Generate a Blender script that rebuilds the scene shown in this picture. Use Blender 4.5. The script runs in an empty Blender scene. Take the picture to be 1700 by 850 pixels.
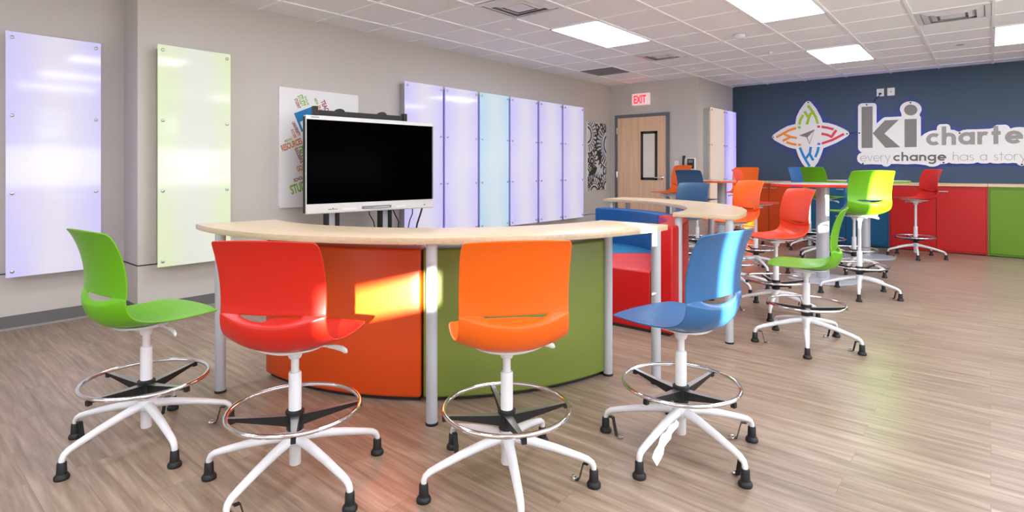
import bpy, bmesh, math, random
from mathutils import Vector, Matrix
from mathutils.geometry import tessellate_polygon
random.seed(7)
PI = math.pi
R_ = math.radians
SC = bpy.context.scene
COL = SC.collection

# ------------------------------------------------------------------ camera, world, sun, big lights, exposure
EYE = 1.24
FPX = 935.0
YAW = R_(40.37)
cam_d = bpy.data.cameras.new('camera'); cam = bpy.data.objects.new('camera', cam_d); COL.objects.link(cam)
cam.location = (0, 0, EYE); cam.rotation_euler = (PI/2, 0, YAW)
cam_d.sensor_width = 36; cam_d.lens = FPX/1700*36; cam_d.shift_y = -145/1700; cam_d.clip_start = .02
SC.camera = cam
w = bpy.data.worlds.new('world'); SC.world = w; w.use_nodes = True
bg = w.node_tree.nodes['Background']; bg.inputs[0].default_value = (.80, .88, 1, 1); bg.inputs[1].default_value = 2.5
SC.view_settings.view_transform = 'Standard'; SC.view_settings.look = 'None'
SC.view_settings.exposure = 0.66; SC.view_settings.gamma = 1; SC.view_settings.use_curve_mapping = False
SUN_AZ, SUN_EL = R_(-40), R_(12)          # where the sun stands
LIGHT_E = 9.2                              # ceiling fixtures
sd = bpy.data.lights.new('sun', 'SUN'); sd.energy = 46; sd.angle = R_(.6); sd.color = (1, .95, .86)
so = bpy.data.objects.new('sun', sd); COL.objects.link(so)
sv = Vector((math.cos(SUN_AZ)*math.cos(SUN_EL), math.sin(SUN_AZ)*math.cos(SUN_EL), math.sin(SUN_EL)))
so.rotation_euler = sv.to_track_quat('Z', 'Y').to_euler(); so.location = (8, -6, 5)
def area(name, loc, rot, sx, sy, e, col):
    d = bpy.data.lights.new(name, 'AREA'); d.shape = 'RECTANGLE'; d.size = sx; d.size_y = sy; d.energy = e; d.color = col
    o = bpy.data.objects.new(name, d); COL.objects.link(o); o.location = loc; o.rotation_euler = rot; return o
# added fill lamps out of view, tilted upward to brighten the room and ceiling
area('window_daylight', (3.38, 2.6, 1.45), (0, R_(118), 0), 1.3, 9.0, 160, (.88, .94, 1))
area('window_daylight', (-1.0, -3.80, 1.4), (R_(118), 0, 0), 6.5, 1.8, 62, (.88, .94, 1))

# ------------------------------------------------------------------ room measures
CEIL = 2.781
XL = -5.40; XREC = -5.757; YPIL = 1.55; YD = 9.155; XA = -3.72; YN = 10.82; XR = 3.5; YF = -4.0
YC = 10.45                      # cabinet fronts
s_, c_ = math.sin(YAW), math.cos(YAW)
def ray(x, y):
    a = (x-850)/FPX; b = (280-y)/FPX
    return (-s_+a*c_, c_+a*s_, b)
def on_x(x, y, X):              # a photo point on a wall X = const, as (Y, Z)
    d = ray(x, y); t = X/d[0]; return t*d[1], EYE+t*d[2]
def on_y(x, y, Y):              # a photo point on a wall Y = const, as (X, Z)
    d = ray(x, y); t = Y/d[1]; return t*d[0], EYE+t*d[2]

# ------------------------------------------------------------------ materials
MATS = {}
def lin(c):
    return tuple(((v/255)/12.92 if v/255 <= .04045 else ((v/255+.055)/1.055)**2.4) for v in c)+(1,)
def mat(name, rgb, rough=.5, metal=0, spec=.5, emit=None, es=0, coat=0, bump=0, bscale=200, vary=0, vscale=6):
    m = bpy.data.materials.new(name); m.use_nodes = True; nt = m.node_tree; b = nt.nodes['Principled BSDF']
    b.inputs['Base Color'].default_value = lin(rgb); b.inputs['Roughness'].default_value = rough
    b.inputs['Metallic'].default_value = metal; b.inputs['Specular IOR Level'].default_value = spec
    b.inputs['Coat Weight'].default_value = coat; b.inputs['Coat Roughness'].default_value = .05
    if emit: b.inputs['Emission Color'].default_value = lin(emit); b.inputs['Emission Strength'].default_value = es
    tc = nt.nodes.new('ShaderNodeTexCoord')
    if vary:
        n = nt.nodes.new('ShaderNodeTexNoise'); n.inputs['Scale'].default_value = vscale; n.inputs['Detail'].default_value = 4
        nt.links.new(tc.outputs['Object'], n.inputs['Vector'])
        h = nt.nodes.new('ShaderNodeHueSaturation'); h.inputs['Color'].default_value = lin(rgb)
        mr = nt.nodes.new('ShaderNodeMapRange'); mr.inputs[3].default_value = 1-vary; mr.inputs[4].default_value = 1+vary
        nt.links.new(n.outputs['Fac'], mr.inputs[0]); nt.links.new(mr.outputs[0], h.inputs['Value'])
        nt.links.new(h.outputs[0], b.inputs['Base Color'])
    if bump:
        n2 = nt.nodes.new('ShaderNodeTexNoise'); n2.inputs['Scale'].default_value = bscale; n2.inputs['Detail'].default_value = 3
        nt.links.new(tc.outputs['Object'], n2.inputs['Vector'])
        bp = nt.nodes.new('ShaderNodeBump'); bp.inputs['Strength'].default_value = bump; bp.inputs['Distance'].default_value = .002
        nt.links.new(n2.outputs['Fac'], bp.inputs['Height']); nt.links.new(bp.outputs[0], b.inputs['Normal'])
    MATS[name] = m
    return m
def wood(name, c1, c2, axis, rough=.3, fine=60, coat=0):
    m = mat(name, c1, rough, coat=coat); nt = m.node_tree; b = nt.nodes['Principled BSDF']
    tc = nt.nodes.new('ShaderNodeTexCoord'); mp = nt.nodes.new('ShaderNodeMapping')
    mp.inputs['Scale'].default_value = [(.06 if i == axis else 1) for i in range(3)]
    n = nt.nodes.new('ShaderNodeTexNoise'); n.inputs['Scale'].default_value = fine; n.inputs['Detail'].default_value = 6; n.inputs['Distortion'].default_value = .3
    r = nt.nodes.new('ShaderNodeValToRGB'); r.color_ramp.elements[0].position = .3; r.color_ramp.elements[1].position = .75
    r.color_ramp.elements[0].color = lin(c1); r.color_ramp.elements[1].color = lin(c2)
    nt.links.new(tc.outputs['Object'], mp.inputs[0]); nt.links.new(mp.outputs[0], n.inputs['Vector'])
    nt.links.new(n.outputs['Fac'], r.inputs[0]); nt.links.new(r.outputs[0], b.inputs['Base Color'])
    return m
def floor_mat():
    m = mat('vinyl_plank', (170, 145, 122), .34, spec=.45); nt = m.node_tree; b = nt.nodes['Principled BSDF']; N = nt.nodes.new; L = nt.links.new
    tc = N('ShaderNodeTexCoord')
    br = N('ShaderNodeTexBrick'); br.offset = .37; br.offset_frequency = 2; br.inputs['Scale'].default_value = 1
    br.inputs['Brick Width'].default_value = 1.22; br.inputs['Row Height'].default_value = .152; br.inputs['Mortar Size'].default_value = .0012
    br.inputs['Mortar Smooth'].default_value = .3
    br.inputs['Color1'].default_value = (.15, .15, .15, 1); br.inputs['Color2'].default_value = (.85, .85, .85, 1); br.inputs['Mortar'].default_value = (0, 0, 0, 1)
    L(tc.outputs['Object'], br.inputs['Vector'])
    mp = N('ShaderNodeMapping'); mp.inputs['Scale'].default_value = (.07, 1, 1); L(tc.outputs['Object'], mp.inputs[0])
    off = N('ShaderNodeVectorMath'); off.operation = 'MULTIPLY_ADD'; off.inputs[1].default_value = (3, 7, 0)
    L(br.outputs['Color'], off.inputs[0]); L(mp.outputs[0], off.inputs[2])
    n = N('ShaderNodeTexNoise'); n.inputs['Scale'].default_value = 30; n.inputs['Detail'].default_value = 8; n.inputs['Roughness'].default_value = .62; n.inputs['Distortion'].default_value = .5
    L(off.outputs[0], n.inputs['Vector'])
    r = N('ShaderNodeValToRGB'); e = r.color_ramp.elements; e[0].position = .28; e[1].position = .72
    e[0].color = lin((114, 95, 79)); e[1].color = lin((176, 156, 136)); k = e.new(.5); k.color = lin((148, 127, 108))
    L(n.outputs['Fac'], r.inputs[0])
    hs = N('ShaderNodeHueSaturation'); mr = N('ShaderNodeMapRange'); mr.inputs[3].default_value = .88; mr.inputs[4].default_value = 1.1
    L(br.outputs['Color'], mr.inputs[0]); L(mr.outputs[0], hs.inputs['Value']); L(r.outputs[0], hs.inputs['Color'])
    mx = N('ShaderNodeMix'); mx.data_type = 'RGBA'; mx.inputs[7].default_value = lin((118, 98, 82)); mf = N('ShaderNodeMath'); mf.operation = 'MULTIPLY'; mf.inputs[1].default_value = .6
    L(br.outputs['Fac'], mf.inputs[0]); L(mf.outputs[0], mx.inputs[0]); L(hs.outputs[0], mx.inputs[6]); L(mx.outputs[2], b.inputs['Base Color'])
    bp = N('ShaderNodeBump'); bp.inputs['Strength'].default_value = .12; bp.inputs['Distance'].default_value = .001
    L(n.outputs['Fac'], bp.inputs['Height']); L(bp.outputs[0], b.inputs['Normal'])
    return m
M = {}
M['floor'] = floor_mat()
M['wall'] = mat('wall_paint', (198, 191, 183), .75, spec=.25, bump=.1, bscale=300)
M['navy'] = mat('navy_paint', (60, 78, 96), .55, spec=.4, bump=.08, bscale=300)
M['ceil'] = mat('ceiling_tile', (246, 247, 250), .9, spec=.1, bump=.9, bscale=220, vary=.05, vscale=90)
M['grid'] = mat('ceiling_grid_paint', (252, 252, 252), .4)
M['base'] = mat('grey_vinyl_base', (104, 102, 100), .5)
M['base_toe'] = mat('grey_vinyl_toe', (150, 148, 146), .4)
M['dark'] = mat('dark_reveal', (38, 36, 36), .6)
M['maple'] = wood('maple_laminate', (200, 176, 142), (214, 193, 162), 0, .28, 50)
M['door'] = wood('maple_door', (218, 174, 138), (234, 198, 166), 2, .4, 18)
M['counter'] = wood('worktop_laminate', (206, 176, 138), (220, 194, 160), 0, .3, 40)
M['frame'] = mat('grey_door_frame', (98, 102, 112), .45)
M['silver'] = mat('silver_paint', (186, 189, 194), .38, metal=.15)
M['alu'] = mat('brushed_aluminium', (190, 192, 194), .35, metal=.9)
M['chrome'] = mat('chrome', (232, 232, 235), .07, metal=1)
M['white'] = mat('white_powder_coat', (226, 226, 228), .35)
M['black'] = mat('black_plastic', (22, 22, 23), .50)
M['blackm'] = mat('black_metal', (20, 20, 21), .35, metal=.2)
M['screen'] = mat('black_screen_glass', (2, 2, 4), .10, spec=.04)
M['screen'].node_tree.nodes['Principled BSDF'].inputs['IOR'].default_value = 1.12
M['tvwhite'] = mat('display_white_bezel', (225, 222, 216), .4)
M['grey'] = mat('grey_plastic', (120, 120, 122), .5)
M['plate'] = mat('white_plate', (235, 233, 230), .45)
M['poster'] = mat('poster_white', (232, 230, 228), .45)
M['sh_green'] = mat('green_shell', (98, 168, 4), .36)
M['sh_red'] = mat('red_shell', (202, 26, 6), .36)
M['sh_orange'] = mat('orange_shell', (238, 100, 2), .36)
M['sh_blue'] = mat('blue_shell', (44, 98, 148), .27)
M['sh_navy'] = mat('slate_blue_shell', (46, 80, 114), .38)
M['sh_coral'] = mat('coral_shell', (226, 66, 26), .36)
M['so_orange'] = mat('orange_vinyl', (206, 70, 6), .42, bump=.1, bscale=500)
M['so_green'] = mat('olive_green_vinyl', (118, 132, 56), .42, bump=.1, bscale=500)
M['so_blue'] = mat('blue_vinyl', (0, 84, 150), .45, bump=.1, bscale=500)
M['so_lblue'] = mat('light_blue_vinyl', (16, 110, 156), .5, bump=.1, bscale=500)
M['so_red'] = mat('red_vinyl', (190, 10, 16), .38, bump=.1, bscale=500)
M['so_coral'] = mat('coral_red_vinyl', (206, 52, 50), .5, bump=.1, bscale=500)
M['so_mag'] = mat('magenta_vinyl', (176, 8, 92), .5, bump=.1, bscale=500)
M['cab_orange'] = mat('orange_cabinet', (208, 72, 6), .4)
M['cab_blue'] = mat('blue_cabinet', (0, 84, 124), .4)
M['cab_red'] = mat('red_cabinet', (188, 10, 10), .38)
M['cab_green'] = mat('green_cabinet', (98, 138, 14), .4)
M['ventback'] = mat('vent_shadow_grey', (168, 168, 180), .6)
M['tt_orange'] = mat('orange_table_edge', (240, 92, 20), .35)
M['tt_red'] = mat('red_table_edge', (236, 50, 26), .35)
M['tt_green'] = mat('green_table_edge', (126, 178, 30), .35)
M['tt_top'] = mat('grey_table_laminate', (196, 190, 184), .25)
M['signw'] = mat('sign_white_acrylic', (232, 229, 225), .35)
M['signg'] = mat('sign_dark_grey', (126, 120, 116), .5)
M['signl'] = mat('sign_light_grey', (150, 146, 142), .5)
M['signc'] = mat('sign_charcoal', (104, 97, 94), .5)
M['lg'] = mat('logo_green', (160, 196, 40), .5); M['lr'] = mat('logo_red', (214, 60, 76), .5)
M['lo'] = mat('logo_orange', (240, 140, 30), .5); M['lb'] = mat('logo_blue', (20, 132, 205), .5)
M['inkgreen'] = mat('ink_green', (128, 172, 40), .5); M['inkred'] = mat('ink_maroon', (150, 38, 60), .5)
M['inkor'] = mat('ink_orange', (204, 116, 40), .5); M['inkblue'] = mat('ink_blue', (0, 122, 178), .5)
M['artg'] = mat('art_grey', (214, 214, 212), .4); M['artb'] = mat('art_black', (26, 25, 25), .4); M['artl'] = mat('art_pale_blue', (140, 160, 184), .4)
M['exitred'] = mat('exit_red', (240, 40, 50), .4, emit=(255, 40, 50), es=1.6)
M['exitbody'] = mat('exit_white', (235, 225, 228), .4, emit=(255, 200, 205), es=.25)
M['diff'] = mat('fixture_diffuser', (255, 255, 255), .5, emit=(238, 243, 255), es=LIGHT_E)
M['glass'] = mat('door_glass_frosted', (226, 218, 204), .15)
M['blueled'] = mat('blue_led', (60, 40, 255), .4, emit=(50, 30, 255), es=7)
M['ledvio'] = mat('violet_led', (120, 100, 255), .4, emit=(112, 92, 255), es=2.2)
M['ledwarm'] = mat('warm_led', (255, 190, 140), .4, emit=(255, 196, 140), es=2)
M['ledlime'] = mat('pale_led', (235, 255, 220), .4, emit=(235, 245, 225), es=12)
M['wrap'] = mat('white_film', (240, 240, 242), .3)
M['shade'] = mat('roller_shade', (225, 220, 212), .8)
M['wglass'] = mat('window_glass', (255, 255, 255), 0); _n = M['wglass'].node_tree
_t = _n.nodes.new('ShaderNodeBsdfTransparent'); _g = _n.nodes.new('ShaderNodeBsdfGlossy'); _g.inputs['Roughness'].default_value = 0; _m = _n.nodes.new('ShaderNodeMixShader'); _m.inputs[0].default_value = .06
_n.links.new(_t.outputs[0], _m.inputs[1]); _n.links.new(_g.outputs[0], _m.inputs[2]); _n.links.new(_m.outputs[0], _n.nodes['Material Output'].inputs[0])
def panel_mat(name, rgb, edge, e=.62):
    # LED edge-lit acrylic: gives off light, brighter and more coloured near its long edges where the diodes sit
    m = mat(name, (128, 126, 134), .07, spec=.4); nt = m.node_tree; b = nt.nodes['Principled BSDF']; N = nt.nodes.new; L = nt.links.new
    tc = N('ShaderNodeTexCoord'); sx = N('ShaderNodeSeparateXYZ'); L(tc.outputs['Object'], sx.inputs[0])
    ab = N('ShaderNodeMath'); ab.operation = 'ABSOLUTE'; L(sx.outputs['Y'], ab.inputs[0])
    n = N('ShaderNodeTexNoise'); n.inputs['Scale'].default_value = 1.6; n.inputs['Detail'].default_value = 1; L(tc.outputs['Object'], n.inputs['Vector'])
    ad = N('ShaderNodeMath'); ad.operation = 'MULTIPLY_ADD'; ad.inputs[1].default_value = .3; L(n.outputs['Fac'], ad.inputs[0]); L(ab.outputs[0], ad.inputs[2])
    mr = N('ShaderNodeMapRange'); mr.inputs[1].default_value = .2; mr.inputs[2].default_value = .42; mr.clamp = True; L(ad.outputs[0], mr.inputs[0])
    mx = N('ShaderNodeMix'); mx.data_type = 'RGBA'; mx.inputs[6].default_value = lin(rgb); mx.inputs[7].default_value = lin(edge)
    L(mr.outputs[0], mx.inputs[0]); L(mx.outputs[2], b.inputs['Emission Color']); b.inputs['Emission Strength'].default_value = e
    return m
M['p_lav'] = panel_mat('panel_lavender', (222, 217, 234), (200, 192, 246), .50)
M['p_cyan'] = panel_mat('panel_cyan', (204, 224, 230), (176, 214, 232), .50)
M['p_lime'] = panel_mat('panel_lime', (222, 228, 208), (220, 236, 176), .50)
M['p_peach'] = panel_mat('panel_peach', (236, 216, 200), (244, 208, 180), .45)
M['p_vio'] = panel_mat('panel_violet', (206, 194, 246), (160, 146, 250), .6)

# ------------------------------------------------------------------ helpers
def obj(name, bm, m, parent=None, smooth=False, loc=None):
    me = bpy.data.meshes.new(name); bmesh.ops.recalc_face_normals(bm, faces=bm.faces); bm.to_mesh(me); bm.free()
    for x in (m if isinstance(m, (list, tuple)) else [m]): me.materials.append(x)
    if smooth:
        me.polygons.foreach_set('use_smooth', [True]*len(me.polygons))
        try: me.set_sharp_from_angle(angle=R_(38))
        except Exception: pass
    o = bpy.data.objects.new(name, me); COL.objects.link(o)
    if parent: o.parent = parent
    if loc: o.location = loc
    return o
def thing(name, label, cat, loc=(0, 0, 0), rz=0, group=None):
    o = bpy.data.objects.new(name, None); COL.objects.link(o); o.empty_display_size = .1
    o.location = loc; o.rotation_euler = (0, 0, rz); o['label'] = label; o['category'] = cat
    if group: o['group'] = group
    return o
def tag(o, label, cat, group=None):
    o['label'] = label; o['category'] = cat
    if group: o['group'] = group
    return o
def struct(name, bm, m, smooth=False):
    o = obj(name, bm, m, None, smooth); o['kind'] = 'structure'; return o
def B(): return bmesh.new()
def box(bm, x0, y0, z0, x1, y1, z1, bev=0, seg=2, mi=0):
    r = bmesh.ops.create_cube(bm, size=1); vs = r['verts']
    for v in vs: v.co = Vector((x0+(v.co.x+.5)*(x1-x0), y0+(v.co.y+.5)*(y1-y0), z0+(v.co.z+.5)*(z1-z0)))
    fs = set(f for v in vs for f in v.link_faces)
    for f in fs: f.material_index = mi
    if bev: bmesh.ops.bevel(bm, geom=list(set(e for v in vs for e in v.link_edges)), offset=bev, segments=seg, affect='EDGES', profile=.5)
def lathe(bm, prof, seg=24, cx=0, cy=0, mi=0):
    rings = []
    for r, z in prof:
        if r < 1e-6: rings.append([bm.verts.new((cx, cy, z))])
        else: rings.append([bm.verts.new((cx+r*math.cos(2*PI*i/seg), cy+r*math.sin(2*PI*i/seg), z)) for i in range(seg)])
    for a, b in zip(rings, rings[1:]):
        for i in range(seg):
            j = (i+1) % seg
            q = [a[0] if len(a) == 1 else a[i], a[0] if len(a) == 1 else a[j], b[0] if len(b) == 1 else b[j], b[0] if len(b) == 1 else b[i]]
            q = list(dict.fromkeys(q))
            if len(q) > 2: bm.faces.new(q).material_index = mi
def tube(bm, pts, rad, seg=12, flat=1.0, closed=False, cap=True):
    pts = [Vector(p) for p in pts]; n = len(pts)
    if not isinstance(rad, (list, tuple)): rad = [rad]*n
    rings = []; up = Vector((0, 0, 1))
    for i, p in enumerate(pts):
        if closed: t = pts[(i+1) % n]-pts[i-1]
        else: t = (pts[min(i+1, n-1)]-pts[max(i-1, 0)])
        t.normalize()
        if abs(t.dot(up)) > .95:
            side = (rings_side if i else Vector((0, 1, 0)).cross(t) if abs(t.y) < .9 else Vector((1, 0, 0)))
            side = side-t*side.dot(t)
        else: side = up.cross(t)
        if side.length < 1e-5: side = Vector((1, 0, 0))
        side.normalize()
        if i and side.dot(rings_side) < 0: side = -side
        rings_side = side; nn = t.cross(side)
        rings.append([bm.verts.new(p+side*(math.cos(2*PI*k/seg)*rad[i]*flat)+nn*(math.sin(2*PI*k/seg)*rad[i])) for k in range(seg)])
    pr = list(zip(rings, rings[1:]))
    if closed: pr.append((rings[-1], rings[0]))
    for a, b in pr:
        for k in range(seg): bm.faces.new((a[k], a[(k+1) % seg], b[(k+1) % seg], b[k]))
    if cap and not closed: bm.faces.new(rings[0]); bm.faces.new(rings[-1])
def torus(bm, R, r, z, seg=64, rs=12):
    tube(bm, [(R*math.cos(2*PI*i/seg), R*math.sin(2*PI*i/seg), z) for i in range(seg)], r, rs, closed=True)
def prism(bm, poly, f0, f1, mi=0):
    # poly: 2D points; f0/f1 map a 2D point to 3D on the two faces
    a = [bm.verts.new(f0(*p)) for p in poly]; b = [bm.verts.new(f1(*p)) for p in poly]; n = len(poly)
    f = []
    for tri in tessellate_polygon([[Vector((p[0], p[1], 0)) for p in poly]]):
        f.append(bm.faces.new([a[i] for i in tri])); f.append(bm.faces.new([b[i] for i in tri]))
    for i in range(n): f.append(bm.faces.new((a[i], a[(i+1) % n], b[(i+1) % n], b[i])))
    for x in f: x.material_index = mi
def arc_prism(bm, r0, r1, a0, a1, z0, z1, bev=0, seg=48, bseg=3, mi=0, cr=0):
    n = max(2, int(abs(a1-a0)/360*seg*3)); A = [R_(a0+(a1-a0)*i/n) for i in range(n+1)]
    rows = []
    for a in A: rows.append([bm.verts.new((r*math.cos(a), r*math.sin(a), z)) for r, z in ((r0, z0), (r1, z0), (r1, z1), (r0, z1))])
    fs = []
    for p, q in zip(rows, rows[1:]):
        for k in range(4): fs.append(bm.faces.new((p[k], p[(k+1) % 4], q[(k+1) % 4], q[k])))
    fs.append(bm.faces.new(rows[0])); fs.append(bm.faces.new(rows[-1]))
    for f in fs: f.material_index = mi
    if bev:
        es = set()
        for p, q in zip(rows, rows[1:]):
            for k in range(4):
                e = bm.edges.get((p[k], q[k])); es.add(e)
        for r in (rows[0], rows[-1]):
            for k in range(4): es.add(bm.edges.get((r[k], r[(k+1) % 4])))
        bmesh.ops.bevel(bm, geom=list(es), offset=bev, segments=bseg, affect='EDGES', profile=.5)
def baked(name, bm, mods):
    bmesh.ops.recalc_face_normals(bm, faces=bm.faces)
    me = bpy.data.meshes.new(name); bm.to_mesh(me); bm.free(); o = bpy.data.objects.new(name, me); COL.objects.link(o)
    for t, kw in mods:
        md = o.modifiers.new(t, t)
        for k, v in kw.items(): setattr(md, k, v)
    dg = bpy.context.evaluated_depsgraph_get(); dg.update()
    out = bpy.data.meshes.new_from_object(o.evaluated_get(dg)); out.name = name
    bpy.data.objects.remove(o); bpy.data.meshes.remove(me)
    out.polygons.foreach_set('use_smooth', [True]*len(out.polygons))
    return out
def mobj(name, me, m, parent=None, loc=(0, 0, 0), rz=0):
    if not me.materials:
        for x in (m if isinstance(m, (list, tuple)) else [m]): me.materials.append(x)
    o = bpy.data.objects.new(name, me); COL.objects.link(o)
    if parent: o.parent = parent
    o.location = loc; o.rotation_euler = (0, 0, rz); return o
def mesh_of(name, bm, mats, smooth=True):
    me = bpy.data.meshes.new(name); bmesh.ops.recalc_face_normals(bm, faces=bm.faces); bm.to_mesh(me); bm.free()
    for x in (mats if isinstance(mats, (list, tuple)) else [mats]): me.materials.append(x)
    if smooth:
        me.polygons.foreach_set('use_smooth', [True]*len(me.polygons))
        me.set_sharp_from_angle(angle=R_(38))
    return me

# ------------------------------------------------------------------ the room
b = B(); box(b, XREC-.2, YF-.2, -.1, XR+.2, YN+.2, 0); struct('floor', b, M['floor'])
b = B(); box(b, XREC-.2, YF-.2, CEIL, XR+.2, YN+.2, CEIL+.1); ceil = struct('ceiling', b, M['ceil'])
GX = [.02+.622*k for k in range(-9, 7)]; GY = [6.22+.61*k for k in range(-17, 8)]
b = B()
for x in GX:
    if XREC < x < XR: box(b, x-.013, YF, CEIL-.010, x+.013, YN, CEIL+.004)
for y in GY:
    if YF < y < YN: box(b, XREC, y-.011, CEIL-.0065, XR, y+.011, CEIL+.0035)
g = obj('ceiling_grid', b, M['grid'], ceil)
b = B(); box(b, XL-.6, YPIL, 0, XL, YD+.2, CEIL); struct('wall_left', b, M['wall'])
b = B(); box(b, XREC-.2, YF, 0, XREC, YPIL+.05, CEIL); struct('wall_left_recess', b, M['wall'])
b = B(); box(b, XL-.3, YD, 0, XA, YN+.2, CEIL); struct('wall_alcove', b, M['wall'])
b = B(); box(b, XA-.1, YN, 0, XR, YN+.2, CEIL); struct('wall_back', b, M['navy'])
b = B(); box(b, XREC, YF-.2, 0, XR+.2, YF, CEIL); struct('wall_front', b, M['wall'])
# unseen right wall: window openings and shades sized to shape the sun patches
# (y0, y1, head height, height up to which the shade covers the pane)
WZ0 = .9
WIN = [(-3.55, -2.80, 2.33, 2.13), (-1.47, -1.20, 2.45, 1.80), (2.44, 2.93, 2.47, 1.93), (4.45, 4.80, 2.47, 2.0), (6.4, 7.6, 2.47, 2.46)]
b = B(); y = YF
for a, e, hz, sh in WIN:
    box(b, XR, y, 0, XR+.2, a, CEIL); box(b, XR, a, 0, XR+.2, e, WZ0); box(b, XR, a, hz, XR+.2, e, CEIL); y = e
box(b, XR, y, 0, XR+.2, YN, CEIL); struct('wall_right', b, M['wall'])
for i, (a, e, hz, sh) in enumerate(WIN):
    b = B(); fw = .03
    for q in ((a, WZ0, a+fw, hz), (e-fw, WZ0, e, hz), (a, WZ0, e, WZ0+fw), (a, hz-.02, e, hz)): box(b, XR+.08, q[0], q[1], XR+.13, q[2], q[3])
    o = struct('window_%d' % (i+1), b, M['alu'])
    b = B(); box(b, XR+.10, a+fw, WZ0+fw, XR+.105, e-fw, hz-.02); obj('window_pane', b, M['wglass'], o)
    b = B(); box(b, XR+.03, a+.005, WZ0+.01, XR+.034, e-.005, sh); obj('window_shade', b, M['shade'], o)  # unseen sheet added to trim the sun beam through this opening
# baseboards: dark cove with a paler toe
def baseboard(name, x0, y0, x1, y1, nx, ny, h=.105):
    b = B(); t = .008
    box(b, min(x0, x1, x0+nx*t, x1+nx*t), min(y0, y1, y0+ny*t, y1+ny*t), 0, max(x0, x1, x0+nx*t, x1+nx*t), max(y0, y1, y0+ny*t, y1+ny*t), h)
    t = .022; box(b, min(x0, x1, x0+nx*t, x1+nx*t), min(y0, y1, y0+ny*t, y1+ny*t), 0, max(x0, x1, x0+nx*t, x1+nx*t), max(y0, y1, y0+ny*t, y1+ny*t), .014, mi=1)
    struct(name, b, [M['base'], M['base_toe']])
baseboard('baseboard_left', XL, YPIL, XL, YD, 1, 0)
baseboard('baseboard_recess', XREC, YF, XREC, YPIL, 1, 0)
baseboard('baseboard_pilaster', XREC, YPIL, XL+.008, YPIL, 0, -1)
baseboard('baseboard_door_left', XL, YD, -5.27, YD, 0, -1)
baseboard('baseboard_door_right', -4.21, YD, XA, YD, 0, -1)
baseboard('baseboard_alcove', XA, YD, XA, YC, 1, 0)
baseboard('baseboard_right', XR, YF, XR, YN, -1, 0)
# dark reveal line at the wainscot height
b = B(); z = .432
box(b, XREC, YF, z-.004, XREC+.006, YPIL, z+.004); struct('trim_1', b, M['dark'])
b = B(); box(b, XREC, YPIL-.006, z-.004, XL+.006, YPIL, z+.004); struct('trim_2', b, M['dark'])
b = B(); box(b, XL, YPIL-.006, z-.004, XL+.006, YD, z+.004); struct('trim_3', b, M['dark'])

# ------------------------------------------------------------------ door with frame
DX0, DX1, DZ = -5.265, -4.215, 2.215; FW = .052
b = B(); box(b, DX0, YD-.045, 0, DX0+FW, YD, DZ, .004); box(b, DX1-FW, YD-.045, 0, DX1, YD, DZ, .004); box(b, DX0+FW-.004, YD-.045, DZ-FW, DX1-FW+.004, YD, DZ, .004)
door = struct('door_1', b, M['frame'])
b = B(); box(b, DX0+FW, YD-.03, .008, DX1-FW, YD-.002, DZ-FW-.003); obj('door_leaf', b, M['door'], door)
gx0, gx1, gz0, gz1 = -4.745, -4.43, 1.04, 1.90
b = B()
for q in ((gx0, gz0, gx0+.045, gz1), (gx1-.045, gz0, gx1, gz1), (gx0, gz0, gx1, gz0+.045), (gx0, gz1-.045, gx1, gz1)): box(b, q[0], YD-.04, q[1], q[2], YD-.029, q[3])
obj('window_trim', b, M['dark'], door)
b = B(); box(b, gx0+.04, YD-.034, gz0+.04, gx1-.04, YD-.0295, gz1-.04); obj('vision_glass', b, M['glass'], door)
b = B(); lathe(b, [(0, 0), (.036, 0), (.036, .008), (.026, .018), (.013, .024), (.013, .05), (0, .05)], 20)
bmesh.ops.rotate(b, verts=b.verts, cent=(0, 0, 0), matrix=Matrix.Rotation(PI/2, 3, 'X'))
tube(b, [(0, -.048, 0), (-.05, -.052, .0), (-.12, -.05, -.002)], [.011, .010, .009], 10)
obj('lever_handle', b, M['chrome'], door, True, (-4.345, YD-.03, 1.085))
for hz in (1.93, 1.13, .3):
    b = B(); box(b, DX0+FW-.014, YD-.052, hz-.055, DX0+FW+.006, YD-.044, hz+.055); lathe(b, [(0, hz-.055), (.006, hz-.055), (.006, hz+.055), (0, hz+.055)], 8, DX0+FW-.004, YD-.054); obj('hinge', b, M['chrome'], door)

# ------------------------------------------------------------------ ceiling fixtures
def ceiling_light(x0, y0, x1, y1, label):
    t = thing('ceiling_light', label, 'ceiling light', ((x0+x1)/2, (y0+y1)/2, CEIL-.012), 0, 'recessed ceiling lights'); w_, h_ = (x1-x0)/2, (y1-y0)/2
    b = B()
    for q in ((-w_, -h_, -w_+.02, h_), (w_-.02, -h_, w_, h_), (-w_, -h_, w_, -h_+.02), (-w_, h_-.02, w_, h_)): box(b, q[0], q[1], 0, q[2], q[3], .01)
    obj('frame', b, M['grid'], t)
    b = B(); box(b, -w_+.02, -h_+.02, .002, w_-.02, h_-.02, .008, .001); obj('diffuser', b, M['diff'], t)
gx = lambda k: .02+.622*k
gy = lambda k: 6.22+.61*k
ceiling_light(gx(-6), gy(-2), gx(-5), gy(0), 'long white recessed ceiling light nearest the six lavender wall panels')
ceiling_light(gx(-3), gy(-2), gx(-2), gy(0), 'large white recessed ceiling light cut by the top of the frame')
ceiling_light(gx(-3), gy(3), gx(-2), gy(5), 'white recessed ceiling light in front of the compass logo and navy wall')
ceiling_light(gx(0), gy(3), gx(1), gy(5), 'white recessed ceiling light at the far right edge above the navy wall')
for kx in (-6, -3, 0, 3):
    for ky in (-7, -12):
        ceiling_light(gx(kx), gy(ky), gx(kx+1), gy(ky+2), 'white recessed ceiling light out of frame behind the camera')
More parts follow.
